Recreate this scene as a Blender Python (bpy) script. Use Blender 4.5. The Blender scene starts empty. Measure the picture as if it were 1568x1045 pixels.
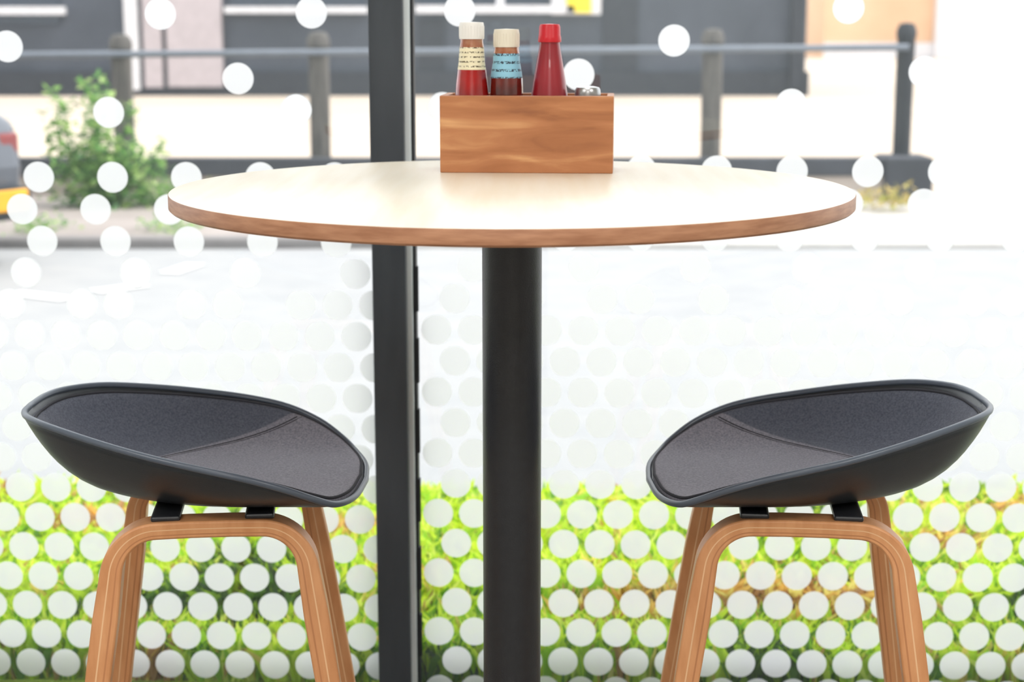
import bpy, bmesh, math, random
from mathutils import Vector, Matrix
random.seed(7)
sc = bpy.context.scene
sc.view_settings.view_transform = 'Standard'
sc.view_settings.look = 'None'

# ------------------------------------------------------------ camera data
F = 2500.0; TH = math.atan(487/2500.0); CAMY = -2.41; CAMZ = 1.3376
ZF = -0.06   # interior floor level
SL = 0.028   # the glazing runs at a slight angle to the table (slope dY/dX)
def ray(px, py):
    a = Vector(((px-784)/F, 1.0, -(py-522.5)/F))
    c, s = math.cos(TH), math.sin(TH)
    return Vector((a.x, a.y*c + a.z*s, -a.y*s + a.z*c))
def at_y(px, py, Y):
    d = ray(px, py); t = (Y-CAMY)/d.y
    return Vector((d.x*t, Y, CAMZ+d.z*t))
def at_z(px, py, Z=0.0):
    d = ray(px, py); t = (Z-CAMZ)/d.z
    return Vector((d.x*t, CAMY+d.y*t, Z))
def at_glass(px, py, Y):
    d = ray(px, py); t = (Y-CAMY)/(d.y+SL*d.x)
    return (d.x*t*math.sqrt(1+SL*SL), CAMZ+d.z*t)

# ------------------------------------------------------------ materials
def srgb(r, g, b):
    f = lambda c: (c/255/12.92) if c/255 <= 0.04045 else ((c/255+0.055)/1.055)**2.4
    return (f(r), f(g), f(b), 1)
def mat(name, col, rough=0.5, metal=0.0, col2=None, scale=8.0, stretch=(1,1,1), bump=0.0, bscale=None,
        detail=4, coat=0.0, trans=0.0, spec=0.5, lo=0.35, hi=0.65, coords='Object', sheen=0.0):
    m = bpy.data.materials.new(name); m.use_nodes = True
    nt = m.node_tree; b = nt.nodes['Principled BSDF']
    b.inputs['Base Color'].default_value = col
    b.inputs['Roughness'].default_value = rough
    b.inputs['Metallic'].default_value = metal
    b.inputs['Coat Weight'].default_value = coat
    b.inputs['Transmission Weight'].default_value = trans
    b.inputs['Specular IOR Level'].default_value = spec
    b.inputs['Sheen Weight'].default_value = sheen
    tc = nt.nodes.new('ShaderNodeTexCoord'); mp = nt.nodes.new('ShaderNodeMapping')
    nt.links.new(tc.outputs[coords], mp.inputs['Vector'])
    mp.inputs['Scale'].default_value = stretch
    n = nt.nodes.new('ShaderNodeTexNoise'); n.inputs['Scale'].default_value = scale; n.inputs['Detail'].default_value = detail
    nt.links.new(mp.outputs['Vector'], n.inputs['Vector'])
    if col2 is None:
        col2 = tuple(min(1, c*0.9) for c in col[:3])+(1,)
    r = nt.nodes.new('ShaderNodeValToRGB')
    r.color_ramp.elements[0].position = lo; r.color_ramp.elements[1].position = hi
    r.color_ramp.elements[0].color = col; r.color_ramp.elements[1].color = col2
    nt.links.new(n.outputs['Fac'], r.inputs['Fac']); nt.links.new(r.outputs['Color'], b.inputs['Base Color'])
    if bump > 0:
        n2 = nt.nodes.new('ShaderNodeTexNoise'); n2.inputs['Scale'].default_value = bscale or scale*4
        nt.links.new(mp.outputs['Vector'], n2.inputs['Vector'])
        bp = nt.nodes.new('ShaderNodeBump'); bp.inputs['Strength'].default_value = bump; bp.inputs['Distance'].default_value = 0.002
        nt.links.new(n2.outputs['Fac'], bp.inputs['Height']); nt.links.new(bp.outputs['Normal'], b.inputs['Normal'])
    return m
def attr_mat(name, rough=0.6, transl=0.4):
    m = bpy.data.materials.new(name); m.use_nodes = True
    nt = m.node_tree; b = nt.nodes['Principled BSDF']; out = nt.nodes['Material Output']
    a = nt.nodes.new('ShaderNodeAttribute'); a.attribute_name = 'Col'
    nt.links.new(a.outputs['Color'], b.inputs['Base Color']); b.inputs['Roughness'].default_value = rough
    t = nt.nodes.new('ShaderNodeBsdfTranslucent'); nt.links.new(a.outputs['Color'], t.inputs['Color'])
    mx = nt.nodes.new('ShaderNodeMixShader'); mx.inputs[0].default_value = transl
    nt.links.new(b.outputs[0], mx.inputs[1]); nt.links.new(t.outputs[0], mx.inputs[2]); nt.links.new(mx.outputs[0], out.inputs['Surface'])
    return m

M_black = mat('black_powder_coat', srgb(44,46,50), 0.36, bump=0.15, scale=60, bscale=400)
M_frame = mat('grey_frame_paint', srgb(66,73,81), 0.45, col2=srgb(54,61,69), scale=5, stretch=(3,3,0.6))
M_gasket = mat('dark_gasket', srgb(28,32,38), 0.6)
M_alu = mat('aluminium_strip', srgb(228,238,242), 0.4, metal=0.1)
M_top = mat('pale_laminate', srgb(240,232,216), 0.32, col2=srgb(233,221,199), scale=3.0, stretch=(14,1.0,1), lo=0.3, hi=0.7)
M_edge = mat('oak_edge', srgb(192,140,106), 0.45, col2=srgb(164,112,80), scale=10, stretch=(2,2,14))
M_shell = mat('charcoal_plastic', srgb(40,45,51), 0.34, bump=0.08, scale=50, bscale=500)
M_rim = mat('shell_rim_highlight', srgb(88,97,110), 0.3)  # shell plastic with the rim highlight painted in as a lighter tone
M_seam = mat('dark_seam', srgb(52,53,60), 0.9)
M_wood = mat('bent_oak', srgb(222,160,110), 0.42, col2=srgb(206,142,92), scale=9, stretch=(5,5,1.0), bump=0.08)
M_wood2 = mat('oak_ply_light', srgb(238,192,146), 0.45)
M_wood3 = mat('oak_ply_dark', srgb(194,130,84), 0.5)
M_steel = mat('steel_tube', srgb(120,122,125), 0.3, metal=0.9)

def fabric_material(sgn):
    """upholstery: one fabric, with shade painted into the back panel up to the sewn seam"""
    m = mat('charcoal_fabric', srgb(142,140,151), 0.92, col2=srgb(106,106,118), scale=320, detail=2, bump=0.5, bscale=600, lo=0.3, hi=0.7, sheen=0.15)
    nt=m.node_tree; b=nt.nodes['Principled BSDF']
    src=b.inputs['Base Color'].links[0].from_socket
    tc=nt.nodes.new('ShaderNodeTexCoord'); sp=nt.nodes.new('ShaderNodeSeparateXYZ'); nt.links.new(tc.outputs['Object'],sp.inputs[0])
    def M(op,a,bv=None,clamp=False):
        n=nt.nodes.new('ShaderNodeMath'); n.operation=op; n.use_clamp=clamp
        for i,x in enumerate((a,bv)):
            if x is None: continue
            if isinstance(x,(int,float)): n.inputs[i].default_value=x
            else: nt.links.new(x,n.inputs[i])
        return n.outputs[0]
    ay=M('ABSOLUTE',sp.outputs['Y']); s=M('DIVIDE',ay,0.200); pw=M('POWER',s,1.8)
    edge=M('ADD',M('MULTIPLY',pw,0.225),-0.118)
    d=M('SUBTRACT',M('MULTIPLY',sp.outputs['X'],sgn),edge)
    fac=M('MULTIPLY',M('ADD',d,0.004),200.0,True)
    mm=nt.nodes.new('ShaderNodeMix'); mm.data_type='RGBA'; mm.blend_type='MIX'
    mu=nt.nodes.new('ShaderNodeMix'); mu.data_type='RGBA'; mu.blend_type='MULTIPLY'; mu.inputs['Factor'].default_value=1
    nt.links.new(src,mu.inputs['A']); mu.inputs['B'].default_value=(.42,.48,.54,1)  # tint that paints the shade of the seat back into the colour
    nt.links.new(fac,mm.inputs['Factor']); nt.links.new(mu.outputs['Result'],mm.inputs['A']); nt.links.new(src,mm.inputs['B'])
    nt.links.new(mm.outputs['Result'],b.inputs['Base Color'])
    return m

# ------------------------------------------------------------ mesh helpers
def link(o, parent=None):
    sc.collection.objects.link(o)
    if parent: o.parent = parent
    return o
def empty(name, loc=(0,0,0), rz=0):
    e = bpy.data.objects.new(name, None); e.empty_display_size = 0.1
    e.location = loc; e.rotation_euler = (0,0,rz); return link(e)
def mesh_obj(name, verts, faces, mats, parent=None, smooth=False, fm=None):
    me = bpy.data.meshes.new(name); me.from_pydata([tuple(v) for v in verts], [], faces); me.update()
    for m in (mats if isinstance(mats, list) else [mats]): me.materials.append(m)
    if fm:
        for p, i in zip(me.polygons, fm): p.material_index = i
    if smooth:
        for p in me.polygons: p.use_smooth = True
    bm = bmesh.new(); bm.from_mesh(me); bmesh.ops.recalc_face_normals(bm, faces=bm.faces); bm.to_mesh(me); bm.free()
    return link(bpy.data.objects.new(name, me), parent)
BF=[(0,1,3,2),(4,6,7,5),(0,4,5,1),(2,3,7,6),(0,2,6,4),(1,5,7,3)]
def box(name, x0,x1,y0,y1,z0,z1, m, parent=None, bev=0.0, seg=2):
    v = [(x,y,z) for x in (x0,x1) for y in (y0,y1) for z in (z0,z1)]
    o = mesh_obj(name, v, BF, m, parent)
    if bev:
        b = o.modifiers.new('bev','BEVEL'); b.width = bev; b.segments = seg; b.limit_method = 'ANGLE'
    return o
def prism(name,x0,x1,ya,yb,z0,z1,m,parent=None):
    """slab whose front/back edges are functions of x"""
    v=[(x,f(x),z) for x in (x0,x1) for f in (ya,yb) for z in (z0,z1)]
    return mesh_obj(name,v,BF,m,parent)
def lathe(name, prof, mats, parent=None, loc=(0,0,0), n=64, sharp=True, pm=None):
    verts=[]; faces=[]; fm=[]
    k=len(prof)
    for i in range(n):
        a=2*math.pi*i/n
        for r,z in prof: verts.append((r*math.cos(a), r*math.sin(a), z))
    for i in range(n):
        j=(i+1)%n
        for t in range(k-1):
            faces.append((i*k+t, j*k+t, j*k+t+1, i*k+t+1)); fm.append(pm[t] if pm else 0)
    o = mesh_obj(name, verts, faces, mats, parent, smooth=True, fm=fm)
    bm = bmesh.new(); bm.from_mesh(o.data); bmesh.ops.remove_doubles(bm, verts=bm.verts, dist=1e-6)
    bmesh.ops.recalc_face_normals(bm, faces=bm.faces)
    for e in bm.edges:
        if len(e.link_faces)==2 and e.calc_face_angle(0) > math.radians(40): e.smooth=False
    bm.to_mesh(o.data); bm.free()
    o.location = loc; return o
def tube(name, pts, r, m, parent=None, cyclic=False, res=4):
    cu = bpy.data.curves.new(name,'CURVE'); cu.dimensions='3D'; cu.bevel_depth=r; cu.bevel_resolution=res; cu.use_fill_caps = True
    s = cu.splines.new('POLY'); s.points.add(len(pts)-1)
    for p,q in zip(s.points, pts): p.co=(q[0],q[1],q[2],1)
    s.use_cyclic_u = cyclic; s.use_smooth=True
    cu.materials.append(m)
    return link(bpy.data.objects.new(name,cu), parent)
def spline(pts, n):
    P=[Vector(p) for p in pts]; P=[2*P[0]-P[1]]+P+[2*P[-1]-P[-2]]
    out=[]; segs=len(P)-3
    for i in range(n):
        u=i/(n-1)*segs; k=min(int(u),segs-1); t=u-k
        a,b,c,d=P[k:k+4]
        out.append(0.5*((2*b)+(c-a)*t+(2*a-5*b+4*c-d)*t*t+(3*b-a-3*c+d)*t**3))
    return out

# ------------------------------------------------------------ room shell
GY = 0.80
M_floor = mat('floor_boards', srgb(150,142,132), 0.5, col2=srgb(126,118,108), scale=3, stretch=(1,12,1))
M_wall = mat('warm_white_paint', srgb(232,231,228), 0.8)
prism('floor',-4,4,lambda x:-6,lambda x:GY-.06-SL*x,ZF-0.10,ZF,M_floor)
prism('ceiling',-4.1,4.1,lambda x:-6.1,lambda x:GY+.15-SL*x,3.0,3.1,M_wall)
box('wall_back', -4,4,-6.1,-6.0,ZF,3.0, M_wall)
box('wall_left', -4.12,-4.02,-6,0.78,ZF,3.0, M_wall)
box('wall_right', 4.02,4.12,-6,0.60,ZF,3.0, M_wall)

win = empty('window_1', (0,GY,0), -math.atan(SL))
M_glass = bpy.data.materials.new('window_glass'); M_glass.use_nodes=True
nt=M_glass.node_tree; nt.nodes.clear()
o_=nt.nodes.new('ShaderNodeOutputMaterial'); tr=nt.nodes.new('ShaderNodeBsdfTransparent'); tr.inputs[0].default_value=(0.975,0.985,0.99,1)
gl=nt.nodes.new('ShaderNodeBsdfGlossy'); gl.inputs['Roughness'].default_value=0.0; gl.inputs['Color'].default_value=(.78,.93,1,1)
fr=nt.nodes.new('ShaderNodeFresnel'); fr.inputs[0].default_value=2.0
mx=nt.nodes.new('ShaderNodeMixShader'); nt.links.new(fr.outputs[0],mx.inputs[0]); nt.links.new(tr.outputs[0],mx.inputs[1]); nt.links.new(gl.outputs[0],mx.inputs[2]); nt.links.new(mx.outputs[0],o_.inputs[0])
def quad(name,x0,x1,y,z0,z1,m,parent):
    return mesh_obj(name,[(x0,y,z0),(x1,y,z0),(x1,y,z1),(x0,y,z1)],[(0,1,2,3)],m,parent)
quad('glass_left',-3.95,-0.25,0,ZF,2.95,M_glass,win)
quad('glass_right',-0.19,3.95,0,ZF,2.95,M_glass,win)
box('mullion',-0.272,-0.206,-0.06,0.045,ZF,2.95,M_frame,win,0.003)
box('glazing_strip',-0.2058,-0.1955,-0.040,0.03,ZF,2.95,M_alu,win)
box('gasket',-0.1955,-0.190,-0.02,0.02,ZF,2.95,M_gasket,win)
box('frame_top',-4,4,-0.055,0.045,2.92,3.0,M_frame,win,0.004)
box('frame_track',-4,4,-0.055,0.045,ZF-.06,ZF+0.004,M_frame,win)
box('frame_side_a',-4.0,-3.93,-0.055,0.045,ZF,2.95,M_frame,win,0.004)
box('frame_side_b',3.93,4.0,-0.055,0.045,ZF,2.95,M_frame,win,0.004)
for i in range(7):
    z=0.05+i*0.145
    box('gasket_clip_%d'%i,-0.190,-0.1855,-0.022,-0.008,z,z+0.09,M_gasket,win)

# dot film
M_dot = bpy.data.materials.new('white_dot_film'); M_dot.use_nodes=True
nt=M_dot.node_tree; nt.nodes.clear()
o_=nt.nodes.new('ShaderNodeOutputMaterial'); d1=nt.nodes.new('ShaderNodeBsdfDiffuse'); d1.inputs[0].default_value=(0.88,0.89,0.93,1)
t1=nt.nodes.new('ShaderNodeBsdfTranslucent'); t1.inputs[0].default_value=(0.945,0.93,0.985,1)
tp=nt.nodes.new('ShaderNodeBsdfTransparent'); tp.inputs[0].default_value=(1,1,1,1)
mx=nt.nodes.new('ShaderNodeMixShader'); mx.inputs[0].default_value=0.75
mx2=nt.nodes.new('ShaderNodeMixShader'); mx2.inputs[0].default_value=0.10
nt.links.new(d1.outputs[0],mx.inputs[1]); nt.links.new(t1.outputs[0],mx.inputs[2]); nt.links.new(mx.outputs[0],mx2.inputs[1]); nt.links.new(tp.outputs[0],mx2.inputs[2]); nt.links.new(mx2.outputs[0],o_.inputs[0])
centers=[]
for px,py in [(246,21),(477,19),(12,71),(365,120),(167,172),(454,168),(704,16),(1032,62),(886,114),(678,165),
              (1211,160),(1299,12),(1534,12),(1415,110),(1500,160)]:
    centers.append(at_glass(px,py,GY))
S=0.0735; RZ=0.0637
LB=at_glass(60,271,GY); RB=at_glass(1097,262,GY)
for k in range(5,24):
    for side in (0,1):
        base,z0 = LB if side==0 else RB
        z = z0-RZ*(k-5)
        off = 0 if k%2==1 else S/2
        for i in range(-44,52):
            x = base + i*S - off
            if side==0 and (x>-0.235 or x<-3.8): continue
            if side==1 and (x<-0.155 or x>3.8): continue
            if k==5 and i%2: continue
            if k==6 and i%2: continue
            if k==7 and i%2: continue
            if k==8 and (i%3!=0): continue
            if k==9 and random.random()<0.4: continue
            if z<ZF+0.03: continue
            centers.append((x,z))
v=[];f=[]
for (x,z) in centers:
    b=len(v); n=28
    for i in range(n):
        a=2*math.pi*i/n; v.append((x+0.0306*math.cos(a),-0.003,z+0.0306*math.sin(a)))
    f.append(tuple(range(b,b+n)))
mesh_obj('dot_film',v,f,M_dot,win)

# ------------------------------------------------------------ table
T=1.10
table=empty('round_bar_table')
R=0.498
lathe('table_top',[(0,T),(R-0.003,T),(R-0.0008,T-0.0008),(R,T-0.0025),(R,T-0.020),(R-0.003,T-0.023),(0,T-0.023)],[M_top,M_edge],table,n=192,pm=[0,0,1,1,1,1])
lathe('column',[(0,ZF+.02),(0.0445,ZF+0.02),(0.0445,T-0.029),(0.11,T-0.029),(0.11,T-0.0231),(0,T-0.0231)],M_black,table,n=64)
lathe('base_plate',[(0,ZF),(0.26,ZF),(0.262,ZF+0.004),(0.26,ZF+0.012),(0.05,ZF+0.02),(0,ZF+0.02)],M_black,table,n=96)

# ------------------------------------------------------------ condiment caddy
CX,CYc=0.027,0.287
caddy=empty('wooden_condiment_box',(CX,CYc,T),math.radians(-4))
M_acacia=bpy.data.materials.new('acacia_wood'); M_acacia.use_nodes=True
nt=M_acacia.node_tree; b=nt.nodes['Principled BSDF']; b.inputs['Roughness'].default_value=0.45
tc=nt.nodes.new('ShaderNodeTexCoord'); mp=nt.nodes.new('ShaderNodeMapping'); mp.inputs['Scale'].default_value=(3.0,2,17); mp.inputs['Rotation'].default_value=(0,math.radians(14),0); mp.inputs['Location'].default_value=(3.1,0,1.7)
n1=nt.nodes.new('ShaderNodeTexNoise'); n1.inputs['Scale'].default_value=1.8; n1.inputs['Detail'].default_value=8; n1.inputs['Distortion'].default_value=0.9
r=nt.nodes.new('ShaderNodeValToRGB'); cr=r.color_ramp
cr.elements[0].position=0.25; cr.elements[0].color=srgb(134,80,48)
cr.elements[1].position=0.78; cr.elements[1].color=srgb(214,160,110)
e=cr.elements.new(0.42); e.color=srgb(166,105,64)
e=cr.elements.new(0.58); e.color=srgb(182,120,77)
nt.links.new(tc.outputs['Object'],mp.inputs[0]); nt.links.new(mp.outputs[0],n1.inputs[0]); nt.links.new(n1.outputs['Fac'],r.inputs[0]); nt.links.new(r.outputs[0],b.inputs['Base Color'])
W,D,H,t_=0.1395,0.06,0.1235,0.011
box('front_board',-W,W,-D,-D+t_,0.0,H,M_acacia,caddy,0.0015)
box('back_board',-W,W,D-t_,D,0.0,H,M_acacia,caddy,0.0015)
box('side_board_a',-W,-W+t_,-D+t_,D-t_,0.0,H,M_acacia,caddy,0.001)
box('side_board_b',W-t_,W,-D+t_,D-t_,0.0,H,M_acacia,caddy,0.001)
box('base_board',-W+t_,W-t_,-D+t_,D-t_,0.0,0.009,M_acacia,caddy)

M_red=mat('red_sauce',srgb(175,24,22),0.12,coat=0.8,col2=srgb(130,12,14),scale=20)
M_dred=mat('dark_red_plastic',srgb(150,26,38),0.3,coat=0.3,col2=srgb(132,18,30),scale=10)
M_redcap=mat('red_cap',srgb(200,24,38),0.35)
M_brown=mat('brown_sauce',srgb(70,20,14),0.1,coat=0.8,col2=srgb(120,34,22),scale=25)
M_white=mat('white_cap',srgb(238,235,230),0.4)
M_cream=mat('cream_cap',srgb(230,222,204),0.4)
def label_mat(name,c1,c2,z0,per):
    m=bpy.data.materials.new(name); m.use_nodes=True; nt=m.node_tree; b=nt.nodes['Principled BSDF']; b.inputs['Roughness'].default_value=.5
    tc=nt.nodes.new('ShaderNodeTexCoord'); sp=nt.nodes.new('ShaderNodeSeparateXYZ'); nt.links.new(tc.outputs['Object'],sp.inputs[0])
    n=nt.nodes.new('ShaderNodeTexNoise'); n.inputs['Scale'].default_value=420; n.inputs['Detail'].default_value=1; nt.links.new(tc.outputs['Object'],n.inputs[0])
    m1=nt.nodes.new('ShaderNodeMath'); m1.operation='MULTIPLY'; m1.inputs[1].default_value=2*math.pi/per; nt.links.new(sp.outputs['Z'],m1.inputs[0])
    m2=nt.nodes.new('ShaderNodeMath'); m2.operation='SINE'; nt.links.new(m1.outputs[0],m2.inputs[0])
    m3=nt.nodes.new('ShaderNodeMath'); m3.operation='GREATER_THAN'; m3.inputs[1].default_value=.5; nt.links.new(m2.outputs[0],m3.inputs[0])
    m4=nt.nodes.new('ShaderNodeMath'); m4.operation='GREATER_THAN'; m4.inputs[1].default_value=.5; nt.links.new(n.outputs['Fac'],m4.inputs[0])
    m5=nt.nodes.new('ShaderNodeMath'); m5.operation='MULTIPLY'; nt.links.new(m3.outputs[0],m5.inputs[0]); nt.links.new(m4.outputs[0],m5.inputs[1])
    mm=nt.nodes.new('ShaderNodeMix'); mm.data_type='RGBA'; mm.inputs['A'].default_value=c1; mm.inputs['B'].default_value=c2
    nt.links.new(m5.outputs[0],mm.inputs['Factor']); nt.links.new(mm.outputs['Result'],b.inputs['Base Color'])
    return m
M_lab1=label_mat('cream_print_label',srgb(232,222,190),srgb(96,84,60),0,.0075)
M_lab2=label_mat('blue_print_label',srgb(140,194,216),srgb(44,60,76),0,.0125)
M_amber=mat('amber_glass_neck',srgb(190,150,120),0.1,coat=0.6,col2=srgb(150,80,50),scale=30)
zb=T+0.0095
def capribs(o,r,z0,z1,m,parent,loc):
    for i in range(28):
        a=2*math.pi*i/28
        p=(loc[0]+r*math.cos(a),loc[1]+r*math.sin(a))
        tube(o+'_rib_%d'%i,[(p[0],p[1],z0),(p[0],p[1],z1)],0.0008,m,parent,res=1)
b1=empty('hot_sauce_bottle',(-0.0655,CYc,zb))
lathe('glass_body',[(0,0),(0.027,0),(0.030,0.004),(0.0300,0.07),(0.0285,0.105),(0.0262,0.128),(0.0232,0.154),(0.0215,0.165),(0.0205,0.180),(0.0198,0.190),(0.0185,0.198),(0.0185,0.206),(0,0.206)],[M_red,M_lab1,M_amber],b1,pm=[0,0,0,0,0,0,1,1,1,2,2,2])
lathe('cap',[(0,0.203),(0.0200,0.203),(0.0203,0.205),(0.0200,0.226),(0.0190,0.2295),(0,0.2305)],M_white,b1)
capribs('cap',0.0199,0.207,0.224,M_white,b1,(0,0))
b2=empty('brown_sauce_bottle',(-0.0090,CYc+0.002,zb))
lathe('glass_body',[(0,0),(0.025,0),(0.0275,0.004),(0.0275,0.08),(0.0268,0.126),(0.0262,0.1405),(0.0248,0.151),(0.0222,0.165),(0.0212,0.180),(0.0200,0.186),(0.0195,0.192),(0,0.192)],[M_brown,M_lab2,M_amber],b2,pm=[0,0,0,0,0,1,1,1,2,2,2])
lathe('cap',[(0,0.190),(0.0208,0.190),(0.0212,0.192),(0.0208,0.214),(0.0198,0.2185),(0,0.2195)],M_cream,b2)
capribs('cap',0.0207,0.194,0.212,M_cream,b2,(0,0))
b3=empty('ketchup_squeeze_bottle',(0.0612,CYc,zb))
lathe('cone_body',[(0,0),(0.032,0),(0.0345,0.004),(0.0335,0.08),(0.0305,0.108),(0.0265,0.135),(0.0215,0.165),(0.0170,0.190),(0.0160,0.200),(0,0.200)],M_dred,b3)
lathe('flip_cap',[(0,0.198),(0.0185,0.198),(0.0190,0.200),(0.0183,0.207),(0.0176,0.209),(0.0172,0.222),(0.0155,0.2265),(0,0.2275)],M_redcap,b3)
b4=empty('salt_shaker',(0.1235,CYc-0.006,zb))
lathe('body',[(0,0),(0.017,0),(0.018,0.003),(0.0175,0.095),(0,0.095)],mat('frosted_shaker',srgb(215,215,210),0.25),b4)
lathe('steel_cap',[(0,0.094),(0.0205,0.094),(0.0212,0.097),(0.0212,0.116),(0.0205,0.122),(0.0185,0.1255),(0.010,0.1275),(0,0.128)],mat('shaker_steel',srgb(180,180,180),0.3,metal=0.9),b4)

# ------------------------------------------------------------ bar stools
RIM=[(-.260,0,.768),(-.252,.055,.771),(-.230,.10,.772),(-.180,.146,.768),(-.102,.186,.755),(-.03,.210,.742),(.04,.222,.729),(.10,.220,.715),(.153,.204,.695),(.191,.180,.674),(.217,.148,.658),(.238,.088,.652),(.246,0,.652)]
def build_stool(x0, y0, sgn, fyaw, syaw, back_dz=0.0):
    st=empty('bar_stool',(x0,y0,0))
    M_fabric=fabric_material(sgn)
    half=spline(RIM,61)
    full=[(p.x,-p.y,p.z) for p in half]+[(p.x,p.y,p.z) for p in reversed(half[1:-1])]
    cs,sn=math.cos(syaw),math.sin(syaw)
    full=[Vector((p[0],p[1],p[2]+max(0,-p[0])/0.265*back_dz)) for p in full]
    n=len(full); ZB=0.645
    def S(i,t):
        p=full[i%n]
        g=abs(t)**4.4
        zz=ZB+(p.z-ZB)*g
        return Vector((p.x*t,p.y*t,zz))
    def X(v):
        x=v.x*cs-v.y*sn; y=v.x*sn+v.y*cs
        return Vector((x*sgn,y,v.z))
    def N(i,t):
        a=S(i+1,t)-S(i-1,t); b=S(i,min(t+.01,1.01))-S(i,t-.01)
        m=a.cross(b); m.normalize()
        return m if m.z>0 else -m
    def grid(name,ts,offs,m,parent):
        v=[];f=[]
        v.append(X(Vector((0,0,ZB+offs[0]))))
        for t,o in zip(ts,offs):
            for i in range(n):
                v.append(X(S(i,t)+N(i,t)*o))
        for i in range(n): f.append((0,1+i,1+(i+1)%n))
        for k in range(len(ts)-1):
            for i in range(n):
                a=1+k*n+i; b=1+k*n+(i+1)%n
                f.append((a,b,b+n,a+n))
        return v,f
    ts=[.1,.2,.3,.4,.5,.58,.66,.72,.78,.83,.87,.91,.94,.97,1.0]
    v1,f1=grid('o',ts,[-0.004]*len(ts),None,st)
    v2,f2=grid('i',ts,[0.0025]*len(ts),None,st)
    b=len(v1); L=len(ts)
    faces=f1+[tuple(x+b for x in q) for q in f2]
    for i in range(n):
        a=1+(L-1)*n+i; c=1+(L-1)*n+(i+1)%n
        faces.append((a,c,c+b,a+b))
    mesh_obj('seat_shell',v1+v2,faces,M_shell,st,smooth=True)
    tube('shell_rim',[X(S(i,1.0)+N(i,1.0)*-0.0005) for i in range(n)],0.0050,M_rim,st,cyclic=True)
    ts2=[.05,.15,.25,.35,.45,.55,.63,.70,.76,.81,.85,.885,.91,.935,.955,.972,.979]
    of=[.020,.020,.020,.020,.0195,.018,.0165,.015,.014,.013,.0125,.0122,.012,.0118,.0112,.0095,.003]
    v,f=grid('p',ts2,of,None,st)
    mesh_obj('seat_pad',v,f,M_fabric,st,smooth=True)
    tube('pad_piping',[X(S(i,.975)+N(i,.975)*0.0090) for i in range(n)],0.0022,M_seam,st,cyclic=True,res=3)
    tsx=[0]+ts2; ofx=[.020]+of
    def pad_pt(x,y):
        ang=math.atan2(y,x)%(2*math.pi)
        A=[(math.atan2(p.y,p.x))%(2*math.pi) for p in full]
        best=min(range(n),key=lambda i:abs((A[i]-ang+math.pi)%(2*math.pi)-math.pi))
        d=(ang-A[best]+math.pi)%(2*math.pi)-math.pi
        nb=min(((best+1)%n,(best-1)%n),key=lambda i:abs((A[i]-ang+math.pi)%(2*math.pi)-math.pi))
        sp=abs((A[nb]-A[best]+math.pi)%(2*math.pi)-math.pi); w_=min(1,abs(d)/max(sp,1e-6))
        pr=full[best].lerp(full[nb],w_)
        rr=math.hypot(pr.x,pr.y); t=min(.965,math.hypot(x,y)/rr)
        h=ofx[-1]
        for q in range(len(tsx)-1):
            if tsx[q]<=t<=tsx[q+1]: h=ofx[q]+(ofx[q+1]-ofx[q])*(t-tsx[q])/(tsx[q+1]-tsx[q])
        return X((S(best,t)+N(best,t)*(h+.0002)).lerp(S(nb,t)+N(nb,t)*(h+.0002),w_))
    for k,du in enumerate((0,0.008)):
        pts=[]
        for j in range(81):
            s=-1+2*j/80
            y=s*0.205; x=-0.118+0.225*abs(y/.2)**1.8+du
            pts.append(pad_pt(x,y))
        tube('pad_seam_%d'%k,pts,0.0009 if k==0 else .0005,M_seam,st,res=2)
    fc=0.018; cf,sf=math.cos(fyaw),math.sin(fyaw)
    def FR(u,w,z):
        x=fc+u*cf-w*sf; y=u*sf+w*cf
        return Vector((x*sgn,y,z))
    zt=0.6225; rad=0.066
    Bp=(-.1315,zt); A=(-.232,ZF)
    dl=Vector((A[0]-Bp[0],A[1]-Bp[1])); dl.normalize(); db=Vector((1,0))
    ang=math.acos(dl.dot(db)); dist=rad/math.tan(ang/2)
    P1=Vector(Bp)+dl*dist; P2=Vector(Bp)+db*dist
    bis=(dl+db).normalized(); Cc=Vector(Bp)+bis*(rad/math.sin(ang/2))
    a1=math.atan2(P1.y-Cc.y,P1.x-Cc.x); a2=math.atan2(P2.y-Cc.y,P2.x-Cc.x)
    if a2>a1: a1+=2*math.pi
    pl=[Vector(A)]
    for k in range(1,9): pl.append(Vector(A).lerp(P1,k/9))
    for k in range(15): 
        a=a1+(a2-a1)*k/14; pl.append(Cc+Vector((math.cos(a),math.sin(a)))*rad)
    pl.append(Vector((-.03,zt+.001)));
    pl=pl+[Vector((-p.x,p.y)) for p in reversed(pl)]
    for side,w in (('near',-1),('far',1)):
        v=[];f=[];fm=[]
        bands=[-.5,-.27,-.20,.04,.10,.5]
        K=len(pl)
        for i,p in enumerate(pl):
            d=(pl[min(i+1,K-1)]-pl[max(i-1,0)]).normalized(); nn=Vector((-d.y,d.x))
            th=.025+.011*min(1,max(0,(zt-p.y)/.10)); 
            if p.y<.45: th-=.008*(.45-p.y)/.45
            dp=.044-.010*max(0,(.55-p.y)/.55)
            wy=w*(.238-.155*p.y)
            ring=[]
            for s in bands: ring.append((s*th,-dp/2))
            for s in reversed(bands): ring.append((s*th,dp/2))
            for (q,dd) in ring:
                pp=p+nn*q
                v.append(FR(pp.x,wy+dd,max(ZF,pp.y)))
        m_=len(bands)*2
        for i in range(K-1):
            for j in range(m_):
                j2=(j+1)%m_
                f.append((i*m_+j,i*m_+j2,(i+1)*m_+j2,(i+1)*m_+j))
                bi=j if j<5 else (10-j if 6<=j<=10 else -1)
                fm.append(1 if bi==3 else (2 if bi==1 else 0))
        f.append(tuple(range(m_))); fm.append(0)
        f.append(tuple((K-1)*m_+j for j in range(m_))); fm.append(0)
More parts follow.
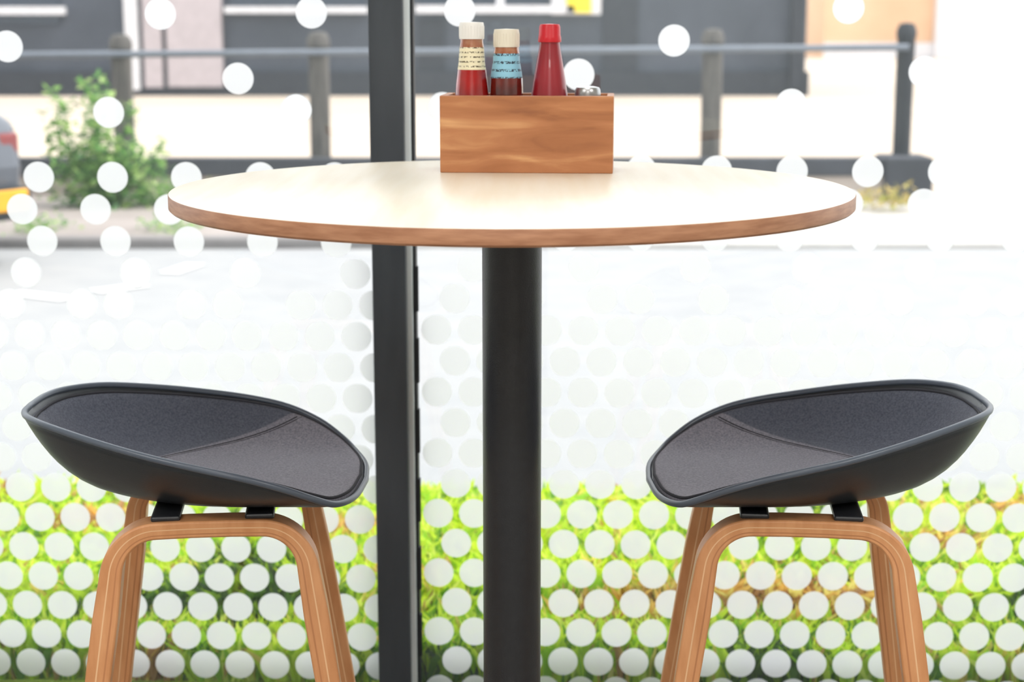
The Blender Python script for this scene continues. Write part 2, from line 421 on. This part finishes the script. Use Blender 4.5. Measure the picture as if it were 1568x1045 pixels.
        o=mesh_obj('bent_leg_frame_'+side,v,f,[M_wood,M_wood2,M_wood3],st,fm=fm,smooth=True)
        bm=bmesh.new(); bm.from_mesh(o.data)
        for e in bm.edges:
            if len(e.link_faces)==2 and e.calc_face_angle(0)>math.radians(35): e.smooth=False
        bm.to_mesh(o.data); bm.free()
        bv=o.modifiers.new('b','BEVEL'); bv.width=.003; bv.segments=2; bv.limit_method='ANGLE'; bv.angle_limit=math.radians(40)
    for k,u in enumerate((-.062,.072)):
        v=[]
        for du in (-.021,.021):
            for w in (-.155,.155):
                for z in (.634,.6425): v.append(FR(u+du,w,z))
        o=mesh_obj('cross_bar_%d'%k,v,BF,M_black,st)
        bb=o.modifiers.new('b','BEVEL'); bb.width=.003; bb.segments=2
    z=.20; hu=.1315+(zt-z)*.148; hw=.238-.155*z
    q=[FR(-hu,-hw,z),FR(hu,-hw,z),FR(hu,hw,z),FR(-hu,hw,z)]
    tube('foot_rest',q,.008,M_steel,st,cyclic=True)
    return st
build_stool(-0.470,0,1,math.radians(6),0.0)
build_stool(0.456,0,-1,math.radians(6),0.0,0.007)

# ------------------------------------------------------------ outside
VB=2.12
M_road=mat('sunlit_asphalt',srgb(155,155,156),0.9,col2=srgb(149,150,152),scale=4)
M_pave=mat('paving',srgb(156,146,142),0.9,col2=srgb(142,132,128),scale=2)
M_pave2=mat('overexposed_paving',srgb(182,178,174),0.9,col2=srgb(172,168,164),scale=2)  # same slabs, overexposure on the right painted into a lighter colour
M_kerb=mat('kerb_stone',srgb(122,118,118),0.9)
M_kerb2=mat('overexposed_kerb',srgb(176,173,170),0.9)  # same kerb, its glare on the right put into a paler tone
M_yard=mat('pale_forecourt',srgb(194,178,162),0.9,col2=srgb(184,169,154),scale=.3)
M_pave3=mat('washed_out_pavement',srgb(190,188,186),0.9,col2=srgb(180,178,177),scale=1)  # far right pavement, washed-out brightness put into the colour
box('road',-60,60,VB,7.4,-0.2,-0.005,M_road)
pv=empty('far_pavement')
box('kerb',-60,-0.8,7.4,7.55,-0.2,0.06,M_kerb,pv,0.02)
box('kerb_overexposed',-0.8,3.2,7.4,7.55,-0.2,0.025,M_kerb2,pv,0.01)
box('slabs',-60,-0.8,7.55,10.1,-0.2,0.055,M_pave,pv)
box('slabs_overexposed',-0.8,3.2,7.55,10.1,-0.2,0.02,M_pave2,pv)
box('pavement_overexposed',3.2,60,7.4,10.1,-0.2,0.01,M_pave3,pv)  # pale slab added in place of the overexposed pavement
box('forecourt_ground',-60,60,10.1,140,-0.2,0.0,M_yard)
M_soil=mat('verge_soil',srgb(165,180,60),0.95,col2=srgb(130,140,55),scale=6)
vg=empty('verge_ground')
prism('soil_front',-8,8,lambda x:GY+.06-SL*x,lambda x:1.15,-0.2,-0.05,M_soil,vg)
prism('soil_back',-8,8,lambda x:1.15,lambda x:VB,-0.2,0.0,M_soil,vg)
rm=empty('road_markings')
M_paint=mat('road_paint',srgb(225,225,225),0.8)
for k,(a,b_) in enumerate([((20,448),(105,458)),((145,446),(222,436)),((258,418),(300,404))]):
    p=at_z(*a); q=at_z(*b_); w=.06
    d=(q-p); d.z=0; nrm=Vector((-d.y,d.x,0)).normalized()*w
    mesh_obj('paint_dash_%d'%k,[p+nrm,p-nrm,q-nrm,q+nrm],[(0,1,2,3)],M_paint,rm)

def leaf_mass(name,gen,m,count):
    v=[];f=[];cols=[]
    for _ in range(count):
        tri,c=gen()
        b=len(v); v+=tri; f.append(tuple(range(b,b+len(tri)))); cols+= [c]*len(tri)
    me=bpy.data.meshes.new(name); me.from_pydata(v,[],f); me.materials.append(m)
    ca=me.color_attributes.new('Col','FLOAT_COLOR','POINT')
    for i,c in enumerate(cols): ca.data[i].color=c
    return link(bpy.data.objects.new(name,me))
M_leaf=attr_mat('leafy_green',transl=.5)
G=[srgb(200,225,50),srgb(218,236,70),srgb(160,208,45),srgb(232,240,110),srgb(105,155,40),srgb(238,215,110),srgb(196,160,90),srgb(205,232,60)]
Wt=[5,5,4,4,2.8,1.6,.8,5]
from mathutils import noise
def gblade():
    x=random.uniform(-2.6,2.6); y=random.uniform(0.80,VB+.01)
    ym=GY+.068-SL*x
    if y<ym: y=ym+random.uniform(0,.1)
    nz=noise.noise(Vector((x*1.7,y*1.7,3)))
    Z0=-.05 if y<1.15 else 0.0
    h=random.uniform(.05,.10)*(1+nz*.5)-Z0*.6; a=random.uniform(0,math.pi*2); w=random.uniform(.008,.018)
    if y>1.75: h*=random.uniform(.25,.75)+.5*max(0,noise.noise(Vector((x*3,1,5))))
    lean=random.uniform(0,.10); la=random.uniform(0,6.28)
    c=random.choices(G,Wt)[0]
    n2=noise.noise(Vector((x*2.3,y*4,9)))
    if n2>.33: c=random.choice([srgb(235,195,100),srgb(190,145,90),srgb(240,228,130)])
    if n2<-.30: c=random.choice([srgb(90,130,45),srgb(75,98,55),srgb(150,185,50)])
    dx,dy=math.cos(a)*w,math.sin(a)*w
    Yc=lambda q:min(VB+.04,max(ym-.005,q))
    tip=(x+math.cos(la)*lean,Yc(y+math.sin(la)*lean),Z0+h)
    mid=(x+math.cos(la)*lean*.35,y+math.sin(la)*lean*.35,Z0+h*.6)
    return [(x-dx*.5,Yc(y-dy*.5),Z0),(x+dx*.5,Yc(y+dy*.5),Z0),(mid[0]+dx,Yc(mid[1]+dy),mid[2]),tip,(mid[0]-dx,Yc(mid[1]-dy),mid[2])],c
leaf_mass('grass_verge',gblade,M_leaf,60000)

def bush(name,cx,cy,w,h,count,cols,ls=.05):
    stems=[(random.gauss(0,w*.32),random.gauss(0,.12),h*random.uniform(.35,1.0),random.uniform(-.2,.2)) for _ in range(18)]
    def g():
        s=random.choice(stems); t=random.random()**1.1
        x=cx+s[0]*(0.6+.5*t)+s[3]*t+random.gauss(0,.055*(1.3-t)); y=cy+s[1]+random.gauss(0,.05); z=.055+s[2]*t
        a=random.uniform(0,6.28); l=ls*random.uniform(.6,1.4); e=random.uniform(-.6,.9)
        d=Vector((math.cos(a)*math.cos(e),math.sin(a)*math.cos(e),math.sin(e)))*l
        sd=d.cross(Vector((random.random(),random.random(),1))).normalized()*l*.28
        p=Vector((x,y,max(z,.07)))
        return [tuple(p),tuple(p+d*.5+sd),tuple(p+d),tuple(p+d*.5-sd)],random.choice(cols)
    return leaf_mass(name,g,M_leaf,count)
gc=[srgb(105,155,85),srgb(140,182,100),srgb(80,125,70),srgb(175,202,125)]
bush('weed_bush',-2.90,9.2,.60,.98,2500,gc,.065)
bush('weed_bush',-2.50,9.25,.30,.32,350,gc,.05)
dry=[srgb(180,160,90),srgb(160,160,80),srgb(200,180,120)]
bush('grass_tuft',2.65,9.25,.3,.16,260,dry,.05)
bush('grass_tuft',-2.95,7.85,.2,.09,160,gc,.04)
bush('grass_tuft',-2.15,7.85,.2,.09,160,gc,.04)
bush('grass_tuft',1.0,7.85,.25,.05,120,dry,.03)

M_post=mat('weathered_post',srgb(96,92,88),0.9,col2=srgb(72,69,68),scale=6,stretch=(4,4,.6))
M_postd=mat('dark_post',srgb(52,54,60),0.9)
M_rail=mat('galvanised_rail',srgb(112,118,128),0.5,metal=.2)
M_kick=mat('dark_edging',srgb(64,66,74),0.9,col2=srgb(54,56,63),scale=3)
M_wallc=mat('pale_wall',srgb(180,168,160),0.9)
fence=empty('post_and_rail_fence')
FY=10.2
def post(cxpx,toppx,wpx,m,k):
    p=at_y(cxpx,toppx,FY); ppm=F/(12.6); hw=wpx/ppm/2
    lathe('post_%d'%k,[(0,0),(hw,0),(hw,p.z-.12),(hw*1.12,p.z-.11),(hw*1.12,p.z-.06),(hw*.8,p.z-.01),(0,p.z)],m,fence,loc=(p.x,FY,0),n=20)
for k,(a,b_,w,m) in enumerate([(184,52,31,M_post),(487,48,31,M_post),(1092,43,31,M_post),(1389,34,27,M_postd),(-130,54,32,M_post)]):
    post(a,b_,w,m,k)
pa=at_y(-160,86,FY-.05); pb=at_y(1389,72,FY-.05)
tube('rail_tube',[(pa.x,FY-.1,pa.z),(pb.x,FY-.1,pb.z)],.026,M_rail,fence)
pe=at_y(1425,240,FY-.2)
box('edging_beam',-9,pe.x-.3,FY-.25,FY-.1,.20,.335,M_kick,fence,.01)
box('low_wall',-9,pe.x-.35,FY-.22,FY-.12,0,.20,M_wallc,fence)
box('end_block',pe.x-.36,pe.x,FY-.32,FY+.1,0,.345,M_kick,fence,.02)

BY=28.6
M_dk=mat('dark_grey_facade',srgb(72,77,88),0.85,col2=srgb(64,69,79),scale=.8)
M_dk2=mat('slate_plinth',srgb(48,51,60),0.85)
M_lt=mat('white_joinery',srgb(215,214,218),0.7)
M_shut=mat('pale_shutter',srgb(180,170,174),0.7)
M_win=mat('dark_shop_glass',srgb(46,54,68),0.15)
M_yel=mat('yellow_sign',srgb(240,215,30),0.6)
bld=empty('shop_building')
xr=at_y(1235,60,BY).x
box('main_wall',-16,xr,BY,BY+8,0,6,M_dk,bld,.03)
box('plinth',-16,xr+.05,BY-.12,BY,0,.45,M_dk2,bld)
def panel(nm,x0,x1,y0,y1,m,d):
    a=at_y(x0,y0,BY-d); b_=at_y(x1,y1,BY-d)
    return box(nm,a.x,b_.x,BY-d,BY-.001,max(0.02,b_.z),a.z,m,bld)
panel('doorway_panel',250,342,-60,133,M_shut,.16)
panel('white_pilaster',186,214,-60,138,M_lt,.2)
panel('mid_panel',214,250,-60,134,M_shut,.15)
panel('window_a',-10,92,-60,38,M_win,.05)
panel('window_a_sill',-40,97,10,22,M_lt,.2)
panel('window_b',350,560,-60,18,M_win,.05)
panel('window_b_sill',343,562,10,20,M_lt,.2)
panel('window_c_sill',636,880,8,20,M_lt,.2)
panel('window_c',640,840,-60,8,M_win,.05)
panel('window_c_bar',760,772,-60,8,M_lt,.1)
panel('notice_board',845,920,-40,22,M_lt,.14)
panel('yellow_notice',868,905,-20,19,M_yel,.2)
panel('corner_pipe',1216,1228,-60,135,M_dk2,.2)
panel('dark_door',925,975,-60,132,M_dk2,.06)
panel('dark_bay',640,680,30,132,M_dk2,.06)

M_peach=mat('peach_render',srgb(225,186,152),0.9,col2=srgb(214,174,140),scale=.5)
ph=empty('peach_building')
PY=62
a=at_y(1262,60,PY); b_=at_y(1440,60,PY)
box('main_wall',a.x,b_.x+1,PY,PY+8,0,7,M_peach,ph,.03)
c_=at_y(1432,60,PY-.3); d_=at_y(1482,60,PY-.3)
box('white_pier',c_.x,d_.x,PY-.4,PY+.4,0,6,M_lt,ph,.03)
box('plinth',a.x-.02,b_.x+.5,PY-.15,PY,0,.6,M_lt,ph)
M_hz=mat('pale_house_render',srgb(240,238,236),0.9)
hs=empty('pale_house')
box('main_wall',b_.x+3,b_.x+25,PY+22,PY+30,0,8,M_hz,hs)
box('roof',b_.x+2.5,b_.x+25.5,PY+21.5,PY+30.5,8,8.5,M_dk,hs,.05)

car=empty('parked_car',(-3.23,6.15,0),math.radians(-35))
M_body=mat('dark_grey_car_paint',srgb(84,88,98),0.3,coat=.7)
M_tyre=mat('tyre_rubber',srgb(30,30,32),0.8)
M_tail=mat('tail_lamp_red',srgb(130,50,50),0.2,coat=.5)
M_plate=mat('yellow_bumper_strip',srgb(235,165,25),0.5)
prof=[(0,.32),(.04,.55),(.0,.80),(-.18,.88),(-.55,1.33),(-1.2,1.42),(-2.2,1.38),(-2.9,.95),(-3.8,.80),(-4.05,.6),(-4.0,.28)]
v=[(x,-.82,z) for x,z in prof]+[(x,.82,z) for x,z in prof]; k=len(prof)
f=[tuple(range(k)),tuple(range(2*k-1,k-1,-1))]+[(i,(i+1)%k,(i+1)%k+k,i+k) for i in range(k)]
o=mesh_obj('body',v,f,M_body,car); bb=o.modifiers.new('b','BEVEL'); bb.width=.09; bb.segments=4
for s in (-1,1):
    w=mesh_obj('side_glass_%d'%(s+1),[(-.6,s*.826,.95),(-.75,s*.826,1.28),(-2.15,s*.826,1.28),(-2.7,s*.826,.97)],[(0,1,2,3)],M_win,car)
    box('tail_lamp_%d'%(s+1),-.09,.02,s*.72-.07,s*.72+.07,.62,.74,M_tail,car,.02)
    for x in (-.75,-3.25):
        w=lathe('wheel_%d_%d'%(s+1,int(-x)),[(0,-.09),(.2,-.09),(.22,-.1),(.30,-.1),(.315,-.07),(.315,.07),(.30,.1),(.22,.1),(.2,.09),(0,.09)],[M_tyre,M_rail],car,pm=[1,0,0,0,0,0,0,0,1],n=40)
        w.rotation_euler=(math.pi/2,0,0); w.location=(x,s*.78,.315)
box('rear_bumper',-.05,.10,-.80,.80,.26,.44,M_gasket,car,.03)
box('bumper_strip',.06,.115,-.76,.76,.31,.43,M_plate,car,.01)
mesh_obj('rear_glass',[(-.205,-.62,.93),(-.205,.62,.93),(-.53,.55,1.32),(-.53,-.55,1.32)],[(0,1,2,3)],M_win,car)

# ------------------------------------------------------------ lights
w=bpy.data.worlds.new('World'); sc.world=w; w.use_nodes=True
bg=w.node_tree.nodes['Background']; bg.inputs[0].default_value=(0.96,0.985,1.0,1); bg.inputs[1].default_value=2.3
sun=bpy.data.lights.new('sun','SUN'); sun.energy=4.3; sun.angle=math.radians(1.5); sun.color=(1,.97,.92)
so=link(bpy.data.objects.new('sun_light',sun))
az=math.radians(-8); el=math.radians(56)
dirv=Vector((math.cos(az)*math.cos(el),math.sin(az)*math.cos(el),math.sin(el)))
so.rotation_euler=dirv.to_track_quat('Z','Y').to_euler()
so.location=(5,5,10)
for k,(x,y,p) in enumerate([(-1.9,-2.3,42),(1.9,-2.3,42),(0,-4.6,64),(0,-1.0,20)]):  # unseen area lamps, added to fill the closed room with light
    l=bpy.data.lights.new('room_fill_light','AREA'); l.shape='RECTANGLE'; l.size=1.2; l.size_y=.9; l.energy=p; l.color=(1,.98,.95)
    lo=link(bpy.data.objects.new('room_fill_light',l)); lo.location=(x,y,2.97)

# ------------------------------------------------------------ camera
cd=bpy.data.cameras.new('camera'); cam=link(bpy.data.objects.new('camera',cd))
cam.location=(0,CAMY,CAMZ); cam.rotation_euler=(math.pi/2-TH,0,0)
cd.sensor_width=36; cd.lens=F/1568*36; cd.clip_start=.05; cd.clip_end=400
cd.dof.use_dof=True; cd.dof.focus_distance=2.30; cd.dof.aperture_fstop=4.8
sc.camera=cam
